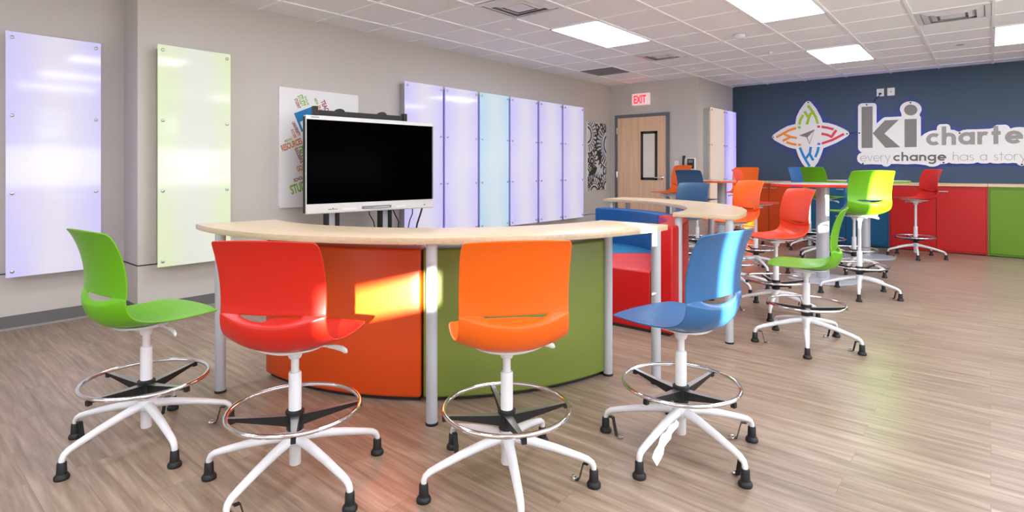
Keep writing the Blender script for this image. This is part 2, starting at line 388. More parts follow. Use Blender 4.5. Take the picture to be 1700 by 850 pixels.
for kx, ky in ((0, -2), (3, -2), (3, 3)):
    ceiling_light(gx(kx), gy(ky), gx(kx+1), gy(ky+2), 'white recessed ceiling light out of frame to the right')
def vent(x0, y0, x1, y1, label):
    t = thing('ceiling_vent', label, 'air vent', ((x0+x1)/2, (y0+y1)/2, CEIL-.014), 0, 'square ceiling air diffusers'); h = (x1-x0)/2
    def ringm(s0, s1, za, zb, th=.004):
        b = B()
        v = [[b.verts.new((sx*s, sy*s*(y1-y0)/(x1-x0), z)) for sx, sy in ((-1, -1), (1, -1), (1, 1), (-1, 1))] for s, z in ((s0, za), (s1, zb), (s1, zb+th), (s0, za+th))]
        for i in range(4):
            for k in range(4): b.faces.new((v[i][k], v[i][(k+1) % 4], v[(i+1) % 4][(k+1) % 4], v[(i+1) % 4][k]))
        return b
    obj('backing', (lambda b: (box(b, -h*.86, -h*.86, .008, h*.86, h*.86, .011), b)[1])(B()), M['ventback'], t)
    obj('outer_frame', ringm(h, h*.86, .004, .0), M['white'], t)
    obj('louver', ringm(h*.83, h*.64, .006, -.012), M['white'], t)
    obj('louver', ringm(h*.58, h*.42, .006, -.012), M['white'], t)
    b = B(); box(b, -h*.34, -h*.34, -.006, h*.34, h*.34, -.002); obj('centre_plate', b, M['white'], t)
vent(gx(-6), gy(-4)+.03, gx(-5), gy(-3)+.03, 'square white ceiling air diffuser cut by the top edge above the display')
vent(gx(-6)+.02, gy(1)+.02, gx(-5)-.02, gy(2), 'square white ceiling air diffuser in front of the exit sign')
vent(gx(-1)+.02, gy(1), gx(0)-.02, gy(2), 'square white ceiling air diffuser above the shop sign on the navy wall')
b = B(); box(b, gx(-8)+.02, gy(2)+.02, CEIL-.008, gx(-7)-.02, gy(3)-.02, CEIL-.002); rt = obj('return_grille', b, M['grey'], None)
tag(rt, 'flat grey return air grille in the ceiling near the door corner', 'air vent')
t = thing('smoke_detector', 'round white smoke detector on the ceiling tiles', 'smoke detector', (-2.195, 6.62, CEIL-.006))
b = B(); lathe(b, [(0, -.045), (.03, -.044), (.05, -.036), (.062, -.02), (.065, 0), (0, 0)], 28); obj('housing', b, M['white'], t, True)
b = B(); lathe(b, [(.0, -.006), (.075, -.006), (.078, 0), (0, 0)], 28); obj('base_ring', b, M['white'], t, True)
for x, y, l in ((-2.214, 7.87, 'small white dome sensor on the ceiling behind the smoke detector'),):
    b = B(); lathe(b, [(0, -.03), (.02, -.028), (.032, -.014), (.045, -.006), (.048, 0), (0, 0)], 20); o = obj('ceiling_sensor', b, M['white'], None, True, (x, y, CEIL-.004)); tag(o, l, 'sensor')
for x, y, l in ((-4.076, 4.72, 'round concealed sprinkler cover above the lavender wall panels'), (-.29, 8.93, 'round concealed sprinkler cover above the shop sign wall'), (-3.5, 8.42, 'round concealed sprinkler cover in front of the alcove wall')):
    b = B(); lathe(b, [(0, -.007), (.036, -.007), (.042, 0), (0, 0)], 24); o = obj('sprinkler_cover', b, M['grid'] if x < -1 else M['silver'], None, True, (x, y, CEIL-.001)); tag(o, l, 'sprinkler')

# ------------------------------------------------------------------ light panels on the walls (each along Y, facing +X)
PZ0, PZ1 = .42, 2.275
bolt_me = None
def bolt_mesh():
    b = B(); lathe(b, [(0, 0), (.013, 0), (.013, .012), (.009, .015), (0, .015)], 16)
    bmesh.ops.rotate(b, verts=b.verts, cent=(0, 0, 0), matrix=Matrix.Rotation(PI/2, 3, 'Y'))
    return mesh_of('standoff_bolt', b, M['alu'])
BOLT = bolt_mesh()
def light_panel(xw, xf, y0, y1, m, label, group, led=None, sides=(-1, 1)):
    t = thing('wall_light', label, 'wall light', (xw, (y0+y1)/2, PZ0), 0, group); h = (y1-y0)/2; H = PZ1-PZ0; d = xf-xw
    b = B(); box(b, .0, -h+.03, .02, d-.045, h-.03, H-.02, .003); obj('back_box', b, M['alu'], t)
    b = B(); box(b, d-.009, -h, 0, d, h, H, .0015); obj('acrylic_face', b, m, t)
    for sy in sides:
        b = B(); box(b, .004, sy*(h-.024)-.003, .03, .010, sy*(h-.024)+.003, H-.03); obj('led_strip', b, led or M['ledvio'], t)
    for zz in (.045, .045+(H-.09)/3, .045+2*(H-.09)/3, H-.045):
        for sy in (-1, 1):
            mobj('standoff_bolt', BOLT, None, t, (d, sy*(h-.035), zz))
            b2 = STAND if d > .1 else STAND
            mobj('standoff_post', STAND, None, t, (d-.05, sy*(h-.035), zz))
b = B(); lathe(b, [(.008, 0), (.008, .042)], 10); bmesh.ops.rotate(b, verts=b.verts, cent=(0, 0, 0), matrix=Matrix.Rotation(PI/2, 3, 'Y')); STAND = mesh_of('standoff_post', b, M['alu'])
light_panel(XREC, XREC+.14, .757, 1.349, M['p_lav'], 'leftmost tall lavender light panel, alone on the recessed wall', 'single light panels left', None, (1,))
light_panel(XL, XL+.14, 1.655, 2.242, M['p_lime'], 'tall pale lime green light panel left of the word poster', 'single light panels left', None, ())
gaps = [4.235, 4.845, 4.881, 5.48, 5.521, 6.12, 6.16, 6.791, 6.842, 7.43, 7.48, 8.062]
labs = ['lavender light panel partly behind the big display, nearest of the six in the row', 'lavender light panel just right of the display, second of the six', 'pale cyan light panel, the only bluish green one in the row of six',
        'lavender light panel just right of the cyan panel', 'lavender light panel, second from the right in the row of six', 'lavender light panel at the door end of the row of six']
for i in range(6): light_panel(XL, XL+.14, gaps[2*i]+.003, gaps[2*i+1]-.003, M['p_cyan'] if i == 2 else M['p_lav'], labs[i], 'row of six light panels on the left wall', M['ledlime'] if i == 5 else None, (1,) if i in (0, 5) else (-1, 1))
light_panel(XA, XA+.14, 9.36, 10.0, M['p_peach'], 'warm peach light panel on the short alcove wall', 'two light panels by the navy wall', M['ledwarm'], (1,))
light_panel(XA, XA+.14, 10.05, 10.60, M['p_vio'], 'bright violet light panel beside the navy wall corner', 'two light panels by the navy wall')

# ------------------------------------------------------------------ wall writing helpers
def text_mesh(s, ext=.001):
    cu = bpy.data.curves.new('lettering', 'FONT'); cu.body = s; cu.size = 1; cu.extrude = 0; cu.offset = .032
    o = bpy.data.objects.new('lettering', cu); COL.objects.link(o)
    dg = bpy.context.evaluated_depsgraph_get(); dg.update()
    me = bpy.data.meshes.new_from_object(o.evaluated_get(dg)); bpy.data.objects.remove(o); return me
def word_on(bm, s, p0, p1, h, f0, f1, mi=0):
    # flat word between two wall points, cap height h; f0/f1 lift (u,v) onto the wall
    me = text_mesh(s); xs = [v.co.x for v in me.vertices]; x0, x1 = min(xs), max(xs)
    caps = max(v.co.y for v in me.vertices); d = Vector((p1[0]-p0[0], p1[1]-p0[1])); L = d.length*.96; d.normalize(); n = Vector((-d.y, d.x))
    vs = []
    for v in me.vertices:
        q = Vector(p0)+d*((v.co.x-x0)/(x1-x0)*L)+n*(v.co.y/caps*h); vs.append(bm.verts.new(f1(q.x, q.y)))
    for p in me.polygons:
        try: bm.faces.new([vs[i] for i in p.vertices]).material_index = mi
        except ValueError: pass
    bpy.data.meshes.remove(me)

# word-cloud poster on the left wall
PX = XL+.025
t = thing('word_poster', 'white square poster of tilted coloured words, behind the big display', 'poster', (XL, 3.22, .846))
b = B(); box(b, 0, -.458, 0, .02, .458, 1.21, .001); obj('board', b, M['poster'], t)
def pf(d): return lambda u, v: Vector((.02+d, u-3.22, v-.846))
z6 = lambda x, y: on_x(460+x/8.5, 140+y/8.5, XL+.02)
z7 = lambda x, y: on_x(460+x/8.5, 230+y/8.5, XL+.02)
b = B(); prism(b, [z6(238, 410), z6(520, 305), z6(625, 565), z6(345, 672)], pf(0), pf(.0012)); obj('blue_square', b, M['inkblue'], t)
b = B(); prism(b, [z6(320, 530), z6(430, 490), z6(470, 590), z6(360, 632)], pf(.001), pf(.0020)); obj('white_square', b, M['poster'], t)
words = [('STUDY', z6(285, 165), z6(352, 330), .058, 'inkgreen'), ('STUDENT', z6(240, 210), z6(300, 355), .034, 'inkred'), ('SCHOLAR', z6(378, 170), z6(432, 305), .022, 'inkgreen'),
         ('MEDIA', z6(522, 208), z6(560, 295), .028, 'inkgreen'), ('IN', z6(556, 318), z6(588, 385), .048, 'inkor'), ('TEACH', z6(612, 240), z6(700, 440), .052, 'inkred'),
         ('UNIVERSITY', z6(207, 540), z6(300, 745), .034, 'inkred'), ('SUCCESS', z6(193, 642), z6(245, 768), .028, 'inkor'), ('IMPORTANT', z6(113, 820), z6(222, 778), .022, 'inkgreen'),
         ('RESOURCES', z7(75, 182), z7(374, 62), .062, 'inkor'), ('PEN', z7(303, 120), z7(350, 262), .075, 'inkgreen'), ('SUCCESSFUL', z7(244, 142), z7(342, 362), .034, 'inkred'),
         ('GOALS', z7(292, 468), z7(450, 402), .052, 'inkor'), ('SCHOLAR', z7(242, 614), z7(430, 545), .034, 'inkred'), ('STUDY', z7(205, 788), z7(480, 690), .092, 'inkgreen')]
for wd, p0, p1, h, mk in words:
    b = B(); word_on(b, wd, p0, p1, h, None, pf(.0015)); obj('printed_word', b, M[mk], t)

# gear artwork
AY0, AY1, AZ0, AZ1 = 8.37, 9.0, .854, 2.064
t = thing('gear_artwork', 'narrow black and white artwork of interlocking gears beside the door', 'artwork', (XL, (AY0+AY1)/2, AZ0))
b = B(); box(b, 0, -.315, 0, .02, .315, 1.21, .001); obj('board', b, M['artg'], t)
def clip_poly(poly):
    out = poly
    for ax, lim, sg in ((0, -.31, 1), (0, .31, -1), (1, .005, 1), (1, 1.205, -1)):
        res = []
        for i in range(len(out)):
            p, q = out[i-1], out[i]; pi, qi = (p[ax]-lim)*sg >= 0, (q[ax]-lim)*sg >= 0
            if pi != qi:
                k = (lim-p[ax])/(q[ax]-p[ax]); res.append((p[0]+(q[0]-p[0])*k, p[1]+(q[1]-p[1])*k))
            if qi: res.append(q)
        out = res
        if len(out) < 3: return []
    return out
def art(d): return lambda u, v: Vector((.02+d, u, v))
def apoly(b, poly, d, mi):
    p = clip_poly(poly)
    if len(p) >= 3:
        try: prism(b, p, art(0), art(d), mi)
        except ValueError: pass
k = 0
for cx, cy, r, nt, w0 in ((-.17, .52, .10, 14, .05), (-.33, .98, .34, 26, .06), (.42, .83, .46, 34, .07), (-.1, -.05, .30, 26, .06), (.33, .05, .26, 20, .05), (.35, 1.28, .22, 18, .05), (-.34, .30, .22, 20, .05)):
    b = B()
    for i in range(nt):
        a0 = 2*PI*i/nt; a1 = a0+2*PI/nt*.52; k += 1
        apoly(b, [(cx+r*math.cos(a0), cy+r*math.sin(a0)), (cx+(r+w0)*math.cos(a0+.03), cy+(r+w0)*math.sin(a0+.03)), (cx+(r+w0)*math.cos(a1-.02), cy+(r+w0)*math.sin(a1-.02)), (cx+r*math.cos(a1), cy+r*math.sin(a1))], .0010+.00001*k, 0)
        a2 = a0+.6*2*PI/nt; 
        apoly(b, [(cx+r*.62*math.cos(a2), cy+r*.62*math.sin(a2)), (cx+r*.9*math.cos(a2), cy+r*.9*math.sin(a2)), (cx+r*.9*math.cos(a2+.06), cy+r*.9*math.sin(a2+.06)), (cx+r*.66*math.cos(a2+.10), cy+r*.66*math.sin(a2+.10))], .0010+.00001*k, 0)
    for rr, ww in ((r*.97, .022), (r*.58, .014), (r*.40, .03)):
        for i in range(48):
            a0, a1 = 2*PI*i/48, 2*PI*(i+1.0)/48
            apoly(b, [(cx+q*math.cos(a), cy+q*math.sin(a)) for q, a in ((rr-ww/2, a0), (rr+ww/2, a0), (rr+ww/2, a1), (rr-ww/2, a1))], .0010+.00001*k, 0)
    obj('printed_gear', b, M['artb'], t)
for poly in ([(.0, .71), (.12, .71), (.15, .58), (.12, .47), (.05, .55)], [(-.30, .27), (-.2, .36), (-.06, .43), (.0, .40), (-.05, .31), (-.14, .27)], [(-.02, .74), (.04, .74), (.02, .80)]):
    k += 5; b = B(); apoly(b, poly, .0015+.00001*k, 0); obj('printed_shape', b, M['artb'], t)
b = B()
for wd, p0, p1, h in (('PROG', (-.27, .19), (.08, .27), .06), ('LAGOS', (.02, .98), (.24, .58), .06)): word_on(b, wd, p0, p1, h, None, art(.006))
obj('faded_lettering', b, M['artl'], t)

# exit sign
t = thing('exit_sign', 'small white sign with red EXIT letters above the door', 'exit sign', (-4.745, YD, 2.37))
b = B(); box(b, -.17, -.06, 0, .17, 0, .21, .012); obj('housing', b, M['exitbody'], t, True)
b = B()
word_on(b, 'EXIT', (-.125, .035), (.125, .035), .14, None, lambda u, v: Vector((u, -.0612, v)))
bmesh.ops.solidify(b, geom=b.faces[:], thickness=.001)
obj('exit_letters', b, M['exitred'], t)

# switch plate and wall phone right of the door
t = thing('light_switch', 'small white switch plate right of the door frame', 'switch', (-4.09, YD, 1.26))
b = B(); box(b, -.038, -.006, 0, .038, 0, .115, .003); obj('plate', b, M['plate'], t); b = B(); box(b, -.012, -.012, .035, .012, -.005, .08, .003); obj('rocker', b, M['white'], t)
t = thing('wall_phone', 'black desk-style telephone mounted on the wall beside the alcove', 'telephone', (-3.86, YD, 1.22))
b = B(); box(b, -.11, -.05, 0, .11, 0, .2, .01); obj('cradle', b, M['plate'], t)
b = B(); box(b, -.02, -.062, .02, .10, -.048, .185, .004); obj('keypad_face', b, M['black'], t)
b = B(); tube(b, [(-.07, -.075, .0), (-.072, -.09, .08), (-.07, -.09, .16), (-.066, -.072, .235)], [.024, .017, .017, .024], 12); obj('handset', b, M['black'], t, True)
b = B(); box(b, .0, -.0635, .12, .08, -.0615, .165); obj('display', b, M['grey'], t)

# ------------------------------------------------------------------ navy wall: sign, compass logo, outlets, cables
SY = 10.78
def nf(y): return lambda u, v: Vector((u, y, v))
def ribbon(bm, pts, wd, f0, f1, mi=0, closed=False):
    # wide 2D stroke along pts
    P = [Vector(p) for p in pts]; n = len(P); Lf = []; Rt = []
    for i in range(n):
        if closed: d0 = (P[i]-P[i-1]).normalized(); d1 = (P[(i+1) % n]-P[i]).normalized()
        else: d0 = (P[i]-P[max(i-1, 0)]); d1 = (P[min(i+1, n-1)]-P[i]); d0 = d0.normalized() if d0.length else d1.normalized(); d1 = d1.normalized() if d1.length else d0
        m = d0+d1
        if m.length < .2: m = d1
        m.normalize(); nn = Vector((-m.y, m.x)); k = wd/2/max(.5, nn.dot(Vector((-d1.y, d1.x))))
        Lf.append(P[i]+nn*k); Rt.append(P[i]-nn*k)
    r = n if closed else n-1
    A0 = [bm.verts.new(f0(*p)) for p in Lf]; B0 = [bm.verts.new(f0(*p)) for p in Rt]; A1 = [bm.verts.new(f1(*p)) for p in Lf]; B1 = [bm.verts.new(f1(*p)) for p in Rt]
    for i in range(r):
        j = (i+1) % n
        for q in ((A1[i], A1[j], B1[j], B1[i]), (A0[i], A0[j], B0[j], B0[i]), (A0[i], A0[j], A1[j], A1[i]), (B0[i], B0[j], B1[j], B1[i])): bm.faces.new(q).material_index = mi
    if not closed:
        for i in (0, n-1): bm.faces.new((A0[i], A1[i], B1[i], B0[i])).material_index = mi
def arc(cx, cy, rx, ry, a0, a1, n=14): return [(cx+rx*math.cos(R_(a0+(a1-a0)*i/n)), cy+ry*math.sin(R_(a0+(a1-a0)*i/n))) for i in range(n+1)]
# geometric lower-case letters, x-height 1, stroke centre lines; w = stroke width; returns strokes (pts, closed) and advance
def glyph(ch, w):
    h = 1-w/2; r = (1-w)/2; cy = .5; g = {}
    o = (arc(w/2+r, cy, r, r, 0, 360, 24)[:-1], True); L = w/2; Rr = w/2+2*r; ASC = 1.52
    T = {
     'o': ([o], 1.0), 'c': ([(arc(w/2+r, cy, r, r, 48, 312, 20), False)], .86),
     'a': ([o, ([(Rr, 0), (Rr, 1)], False)], 1.0),
     'e': ([(arc(w/2+r, cy, r, r, 0, 318, 22), False), ([(w/2, cy), (Rr+w/2, cy)], False)], 1.0),
     'h': ([([(L, 0), (L, ASC)], False), ([(L, .5)]+arc(L+.30, h-.30, .30, .30, 150, 0, 12)+[(L+.60, 0)], False)], .60+w),
     'n': ([([(L, 0), (L, 1)], False), ([(L, .5)]+arc(L+.30, h-.30, .30, .30, 150, 0, 12)+[(L+.60, 0)], False)], .60+w),
     'r': ([([(L, 0), (L, 1)], False), ([(L, .55)]+arc(L+.30, h-.32, .30, .32, 150, 60, 8), False)], .46+w*.6),
     't': ([([(L+.17, 0), (L+.17, 1.4)], False), ([(L-.08, 1-w*.5), (L+.44, 1-w*.5)], False)], .40+w),
     'g': ([o, ([(Rr, 1)]+[(Rr, -.1)]+arc(w/2+r, -.1, r, .30, 0, -150, 12), False)], 1.0),
     'v': ([([(w*.4, 1), (.40, w*.3), (.80-w*.4, 1)], False)], .80), 'y': ([([(w*.4, 1), (.42, .12)], False), ([(.80-w*.4, 1), (.28, -.45)], False)], .80),
     's': ([(arc(.27, .74, .20, .21-w*.2, 40, 250, 10)+arc(.27, .27, .24, .24-w*.2, 80, -140, 12), False)], .56),
     ' ': ([], .50)}
    return T[ch]
def write(bm, s, p0, p1, xh, w, f0, f1, gap=.13, dz=0):
    adv = 0; items = []
    for ch in s:
        st, a = glyph(ch, w); items.append((st, adv)); adv += a+gap
    adv -= gap; d = Vector((p1[0]-p0[0], p1[1]-p0[1])); L = d.length; d.normalize(); k = L/adv
    for st, x in items:
        for pts, cl in st:
            # a round stroke keeps its height and stretches to the measured word width
            q = [(p0[0]+d.x*(x+px)*k, p0[1]+d.y*(x+px)*k+py*xh) for px, py in pts]
            dz += .00025; ribbon(bm, q, w*(xh+k)/2, f0, (lambda u, v, e=dz: f1(u, v)-Vector((0, e % .0012, 0))), closed=cl)
sg = thing('shop_sign', 'large white cut-out sign with grey lettering on the navy wall', 'sign', (0, SY, 0))
lf = lambda d: (lambda u, v: Vector((u, d, v)))
za = lambda x, y: on_y(1420+x/7.086, 160+y/7.086, SY)
zb = lambda x, y: on_y(1540+x/8.5, 180+y/8.5, SY)
ci = [za(652+128*math.cos(R_(a))*1.0, 150+93*math.sin(R_(a))) for a in range(150, 398, 12)]
back = [za(*p) for p in ((32, 120), (45, 95), (75, 82), (215, 78), (240, 88), (250, 112), (250, 320), (325, 255), (350, 246), (545, 236))]+ci+[za(*p) for p in ((755, 222), (772, 245), (772, 472), (812, 440))] \
    +[zb(*p) for p in ((20, 325), (70, 312), (128, 308), (133, 262), (150, 235), (180, 222), (270, 220), (300, 230), (320, 258), (324, 300), (380, 306), (420, 322), (445, 332), (490, 308), (560, 297), (700, 295), (880, 286), (925, 275), (945, 250), (975, 233), (1100, 229), (1130, 240), (1152, 262), (1168, 285), (1225, 268), (1300, 262), (1400, 270), (1450, 285), (1500, 275), (1600, 272), (1640, 300), (1645, 380), (1600, 480), (1560, 620), (1560, 740), (1500, 790), (1400, 800), (1330, 812), (1285, 800), (1255, 772), (1200, 768), (1130, 775), (1080, 770), (1000, 778), (930, 776), (885, 764), (830, 778), (750, 776), (705, 760), (650, 777), (560, 782), (480, 778), (420, 782), (340, 778), (300, 764), (260, 780), (180, 786), (140, 808), (90, 822), (30, 820), (-10, 806), (-25, 800))] \
    +[za(*p) for p in ((760, 800), (700, 795), (600, 800), (500, 795), (420, 795), (405, 812), (375, 828), (335, 822), (312, 802), (250, 800), (180, 798), (100, 802), (60, 790), (30, 765), (20, 730), (28, 695), (50, 670), (78, 662), (48, 640), (34, 620), (32, 600))]
b = B(); prism(b, back, lf(-.006), lf(.006)); obj('backing_board', b, M['signw'], sg)
b = B()
for poly in ([(75, 125), (203, 118), (203, 605), (75, 608)], [(205, 435), (348, 283), (512, 275), (342, 438), (530, 598), (355, 604)], [(580, 270), (722, 264), (722, 595), (580, 598)], [(652+78*math.cos(R_(a)), 160+64*math.sin(R_(a))) for a in range(0, 360, 12)]):
    prism(b, [za(*p) for p in poly], lf(-.006), lf(-.011))
obj('large_letters', b, M['signg'], sg)
def word(s, x0, x1, y0, xh_px, w, mk, yend=None):
    b = B(); p0 = on_y(x0, y0, SY); p1 = (on_y(x1, y0, SY)[0], p0[1]); k = on_y(x0, y0-xh_px, SY)[1]-p0[1]
    write(b, s, p0, p1, k, w, lf(-.006), lf(-.010)); return obj('word_lettering', b, M[mk], sg)
word('charter', 1537.5, 1722, 241.6, 20.0, .285, 'signl')
word('every', 1428.5, 1478, 268, 9.6, .07, 'signl')
word('change', 1483, 1571, 267.4, 9.8, .24, 'signc')
word('has', 1582, 1617, 266.8, 9.8, .07, 'signl')
word('a', 1627, 1638.5, 266.4, 9.8, .08, 'signl')
word('story', 1650, 1704, 266.2, 9.8, .07, 'signl')
b = B()
for p in (za(135, 100), za(650, 75), za(48, 432), za(90, 790), zb(452, 348), zb(225, 765), zb(1330, 790)):
    prism(b, arc(p[0], p[1], .012, .012, 0, 330, 11), lf(-.006), lf(-.016))
obj('fixing_cap', b, M['black'], sg)
def inset(poly, d):
    P = [Vector(p) for p in poly]; n = len(P); A = sum(P[i-1].x*P[i].y-P[i].x*P[i-1].y for i in range(n)); sgn = 1 if A > 0 else -1; out = []
    for i in range(n):
        e = (P[(i+1) % n]-P[i-1]).normalized(); out.append(P[i]+Vector((-e.y, e.x))*d*sgn)
    return out
b = B(); ribbon(b, inset(back, .03), .008, lf(.012), lf(.022), closed=True); obj('led_strip', b, M['blueled'], sg)

lg = thing('compass_logo', 'white four-pointed compass star logo with coloured strokes on the navy wall', 'sign', (0, SY, 0))
zc = lambda x, y: on_y(1270+x/5, 130+y/5, SY)
star = [(252, 380), (262, 320), (288, 265), (318, 222), (342, 194), (360, 187), (378, 194), (425, 250), (462, 320), (480, 366), (530, 372), (590, 390), (650, 417), (690, 440), (700, 460), (690, 478), (640, 510), (590, 538), (530, 562), (485, 580), (465, 640), (438, 700), (400, 748), (368, 764), (348, 752), (310, 708), (277, 645), (258, 588), (200, 575), (140, 548), (80, 515), (57, 490), (72, 466), (130, 427), (190, 395)]
sp = [zc(*p) for p in star]
b = B(); prism(b, sp, lf(-.006), lf(.006)); obj('backing_board', b, M['signw'], lg)
b = B(); scx = sum(p[0] for p in sp)/len(sp); scz = sum(p[1] for p in sp)/len(sp)
ribbon(b, inset(sp, .03), .008, lf(.012), lf(.022), closed=True); obj('led_strip', b, M['blueled'], lg)
def strokes(mk, lst, sq):
    b = B()
    for i, l in enumerate(lst): ribbon(b, [zc(*p) for p in l], .040, lf(-.006), lf(-.009-.0003*i))
    x, y = sq; prism(b, [zc(x-12, y-9), zc(x+12, y-9), zc(x+12, y+9), zc(x-12, y+9)], lf(-.006), lf(-.009)); obj('logo_stroke', b, M[mk], lg)
strokes('lg', [[(286, 384), (294, 345), (318, 304)], [(348, 384), (365, 330), (328, 275)], [(362, 332), (388, 283)], [(357, 225), (395, 275), (424, 325), (440, 378)]], (285, 409))
strokes('lr', [[(470, 402), (520, 411), (570, 424)], [(592, 430), (552, 488)], [(470, 460), (520, 470), (560, 490)], [(472, 542), (560, 512), (657, 462)]], (447, 401))
strokes('lo', [[(260, 413), (200, 432), (150, 460), (95, 490)], [(265, 495), (215, 488), (160, 464)], [(208, 490), (148, 520)], [(178, 530), (220, 544), (262, 552)]], (287, 552))
strokes('lb', [[(290, 575), (318, 640), (345, 688), (372, 732)], [(381, 570), (374, 620), (340, 665)], [(370, 625), (402, 682)], [(446, 570), (437, 610), (418, 655)]], (448, 545))
b = B(); prism(b, [zc(283, 475), zc(412, 425), zc(348, 490)], lf(-.006), lf(-.010)); ribbon(b, [zc(410, 430), zc(370, 543), zc(350, 490)], .012, lf(-.006), lf(-.0104), closed=True); obj('arrow_mark', b, M['signg'], lg)
b = B()
for p in ((360, 200), (70, 490), (366, 750), (682, 461)):
    q = zc(*p); prism(b, arc(q[0], q[1], .012, .012, 0, 330, 11), lf(-.006), lf(-.016))
obj('fixing_cap', b, M['black'], lg)
def plate(x, y, lab, plug):
    X, Z = on_y(x, y, YN); t = thing('wall_outlet', lab, 'outlet', (X, YN, Z-.06), 0, 'outlet plates above the sign')
    b = B(); box(b, -.05, -.008, 0, .05, 0, .125, .003); obj('plate', b, M['plate'], t)
    b = B(); box(b, -.02, -.011, .07, .02, -.007, .10, .003); obj('socket_face', b, M['white'], t)
    if plug: b = B(); box(b, -.018, -.04, .03, .018, -.008, .055, .004); obj('plug', b, M['black'], t)
    else: b = B(); lathe(b, [(0, 0), (.008, 0), (.008, .008), (0, .008)], 10); bmesh.ops.rotate(b, verts=b.verts, cent=(0, 0, 0), matrix=Matrix.Rotation(PI/2, 3, 'X')); obj('coax_jack', b, M['black'], t, loc=(0, -.008, .06))
plate(1461.5, 154, 'white wall outlet with a black plug, left of the pair above the sign', True)
plate(1479.3, 152.5, 'white cable jack plate, right of the pair above the sign', False)
def cable(pts, r, lab, name='power_cable', m='black'):
    b = B(); tube(b, pts, r, 6); o = obj(name, b, M[m], None, True); tag(o, lab, 'cable'); return o
p = on_y(1461.5, 156, YN); q = on_y(1448.5, 172, YN)
cable([(p[0], YN-.045, p[1]), (p[0]-.01, YN-.03, p[1]-.03), ((p[0]+q[0])/2, YN-.012, (p[1]+q[1])/2+.01), (q[0], YN-.012, q[1])], .006, 'short black cord from the outlet down to the sign')
p = on_y(1409, 222, YN); q = on_y(1427, 217.5, YN)
cable([(p[0]-.02, YN-.012, p[1]), ((p[0]+q[0])/2, YN-.010, (p[1]+q[1])/2-.005), (q[0]+.02, YN-.012, q[1])], .005, 'black cord joining the compass logo to the sign')

# ------------------------------------------------------------------ cabinets and worktop
CZ = .982; HW = .5855; CB = YN-.005
def cabinet(x0, m, label, w=2*HW):
    t = thing('storage_cabinet', label, 'cabinet', (x0+w/2, CB, 0), 0, 'coloured storage cabinets along the navy wall'); h = w/2; D = CB-YC
    b = B(); box(b, -h+.001, -D, .012, h-.001, 0, CZ-.001, .002); obj('body', b, m, t)
    b = B(); box(b, -h+.02, -D+.03, 0, h-.02, -.02, .013); obj('plinth', b, M['dark'], t)
    for sx in (-1, 1):
        xa, xb = (-h+.022, -.004) if sx < 0 else (.004, h-.022)
        b = B(); box(b, xa-.004, -D-.0015, .035, xb+.004, -D+.001, CZ-.035); obj('door_reveal', b, M['dark'], t)
        b = B(); box(b, xa, -D-.012, .04, xb, -D-.001, CZ-.04, .002); d = obj('door', b, m, t)
        hx = sx*.085
        b = B(); box(b, hx-.055 if sx > 0 else hx-.055, -D-.032, CZ-.088, hx+.055, -D-.024, CZ-.072, .003)
        for q in (-.045, .045): box(b, hx+q-.005, -D-.026, CZ-.084, hx+q+.005, -D-.011, CZ-.076)
        obj('handle', b, M['alu'], d)
cabinet(-3.56, M['cab_orange'], 'orange double door storage cabinet at the left end of the worktop', 3.56-2.373)
cabinet(-2.373, M['cab_blue'], 'dark blue double door storage cabinet between the orange and red ones')
cabinet(-1.202, M['cab_red'], 'red double door storage cabinet behind the single red stool')
cabinet(-.031, M['cab_green'], 'green storage cabinet at the right edge of the photo')
b = B(); box(b, -3.575, YC-.02, CZ, -.034, YN-.002, CZ+.042, .002); o = obj('worktop', b, M['counter']); tag(o, 'long pale maple worktop over the orange, blue and red cabinets', 'worktop')
b = B(); box(b, -.030, YC-.02, CZ, 1.14, YN-.002, CZ+.042, .002); o = obj('worktop', b, M['counter']); tag(o, 'pale maple worktop section over the green cabinet', 'worktop')

# ------------------------------------------------------------------ curved bar tables
def pipe_leg(parent, x, y, zt, r=.0275):
    b = B(); lathe(b, [(0, .012), (r, .012), (r, zt), (0, zt)], 28, x, y); o = obj('leg', b, M['silver'], parent, True)
    b = B(); lathe(b, [(0, 0), (r*1.12, 0), (r*1.12, .008), (r*.7, .013), (0, .013)], 24, x, y); obj('foot', b, M['black'], o, True)
def arc_table(cx, cy, r0, r1, a0, a1, legs, label):
    t = thing('curved_bar_table', label, 'table', (cx, cy, 0))
    b = B(); arc_prism(b, r0, r1, a0, a1, .878, .910, .0025, bseg=2); obj('tabletop', b, M['maple'], t, True)
    for lx, ly in legs: pipe_leg(t, lx-cx, ly-cy, .879)
    return t
pol = lambda c, r, a: (c[0]+r*math.cos(R_(a)), c[1]+r*math.sin(R_(a)))
C1 = (-3.28, 3.14)
arc_table(C1[0], C1[1], 1.375, 1.83, -101, -.5, [pol(C1, 1.785, -47.2), (-3.262, 1.335), (-3.40, 1.71), (-1.755, 2.955), (-1.475, 3.02)], 'curved maple bar table in the foreground with five silver pipe legs')
C2 = (-3.2, 4.0)
arc_table(C2[0], C2[1], 1.375, 1.83, .5, 92, [(-1.80, 4.06), (-1.415, 4.05), pol(C2, 1.74, 47), (-3.19, 5.44), (-3.13, 5.70)], 'curved maple bar table behind the blue and red sofa')

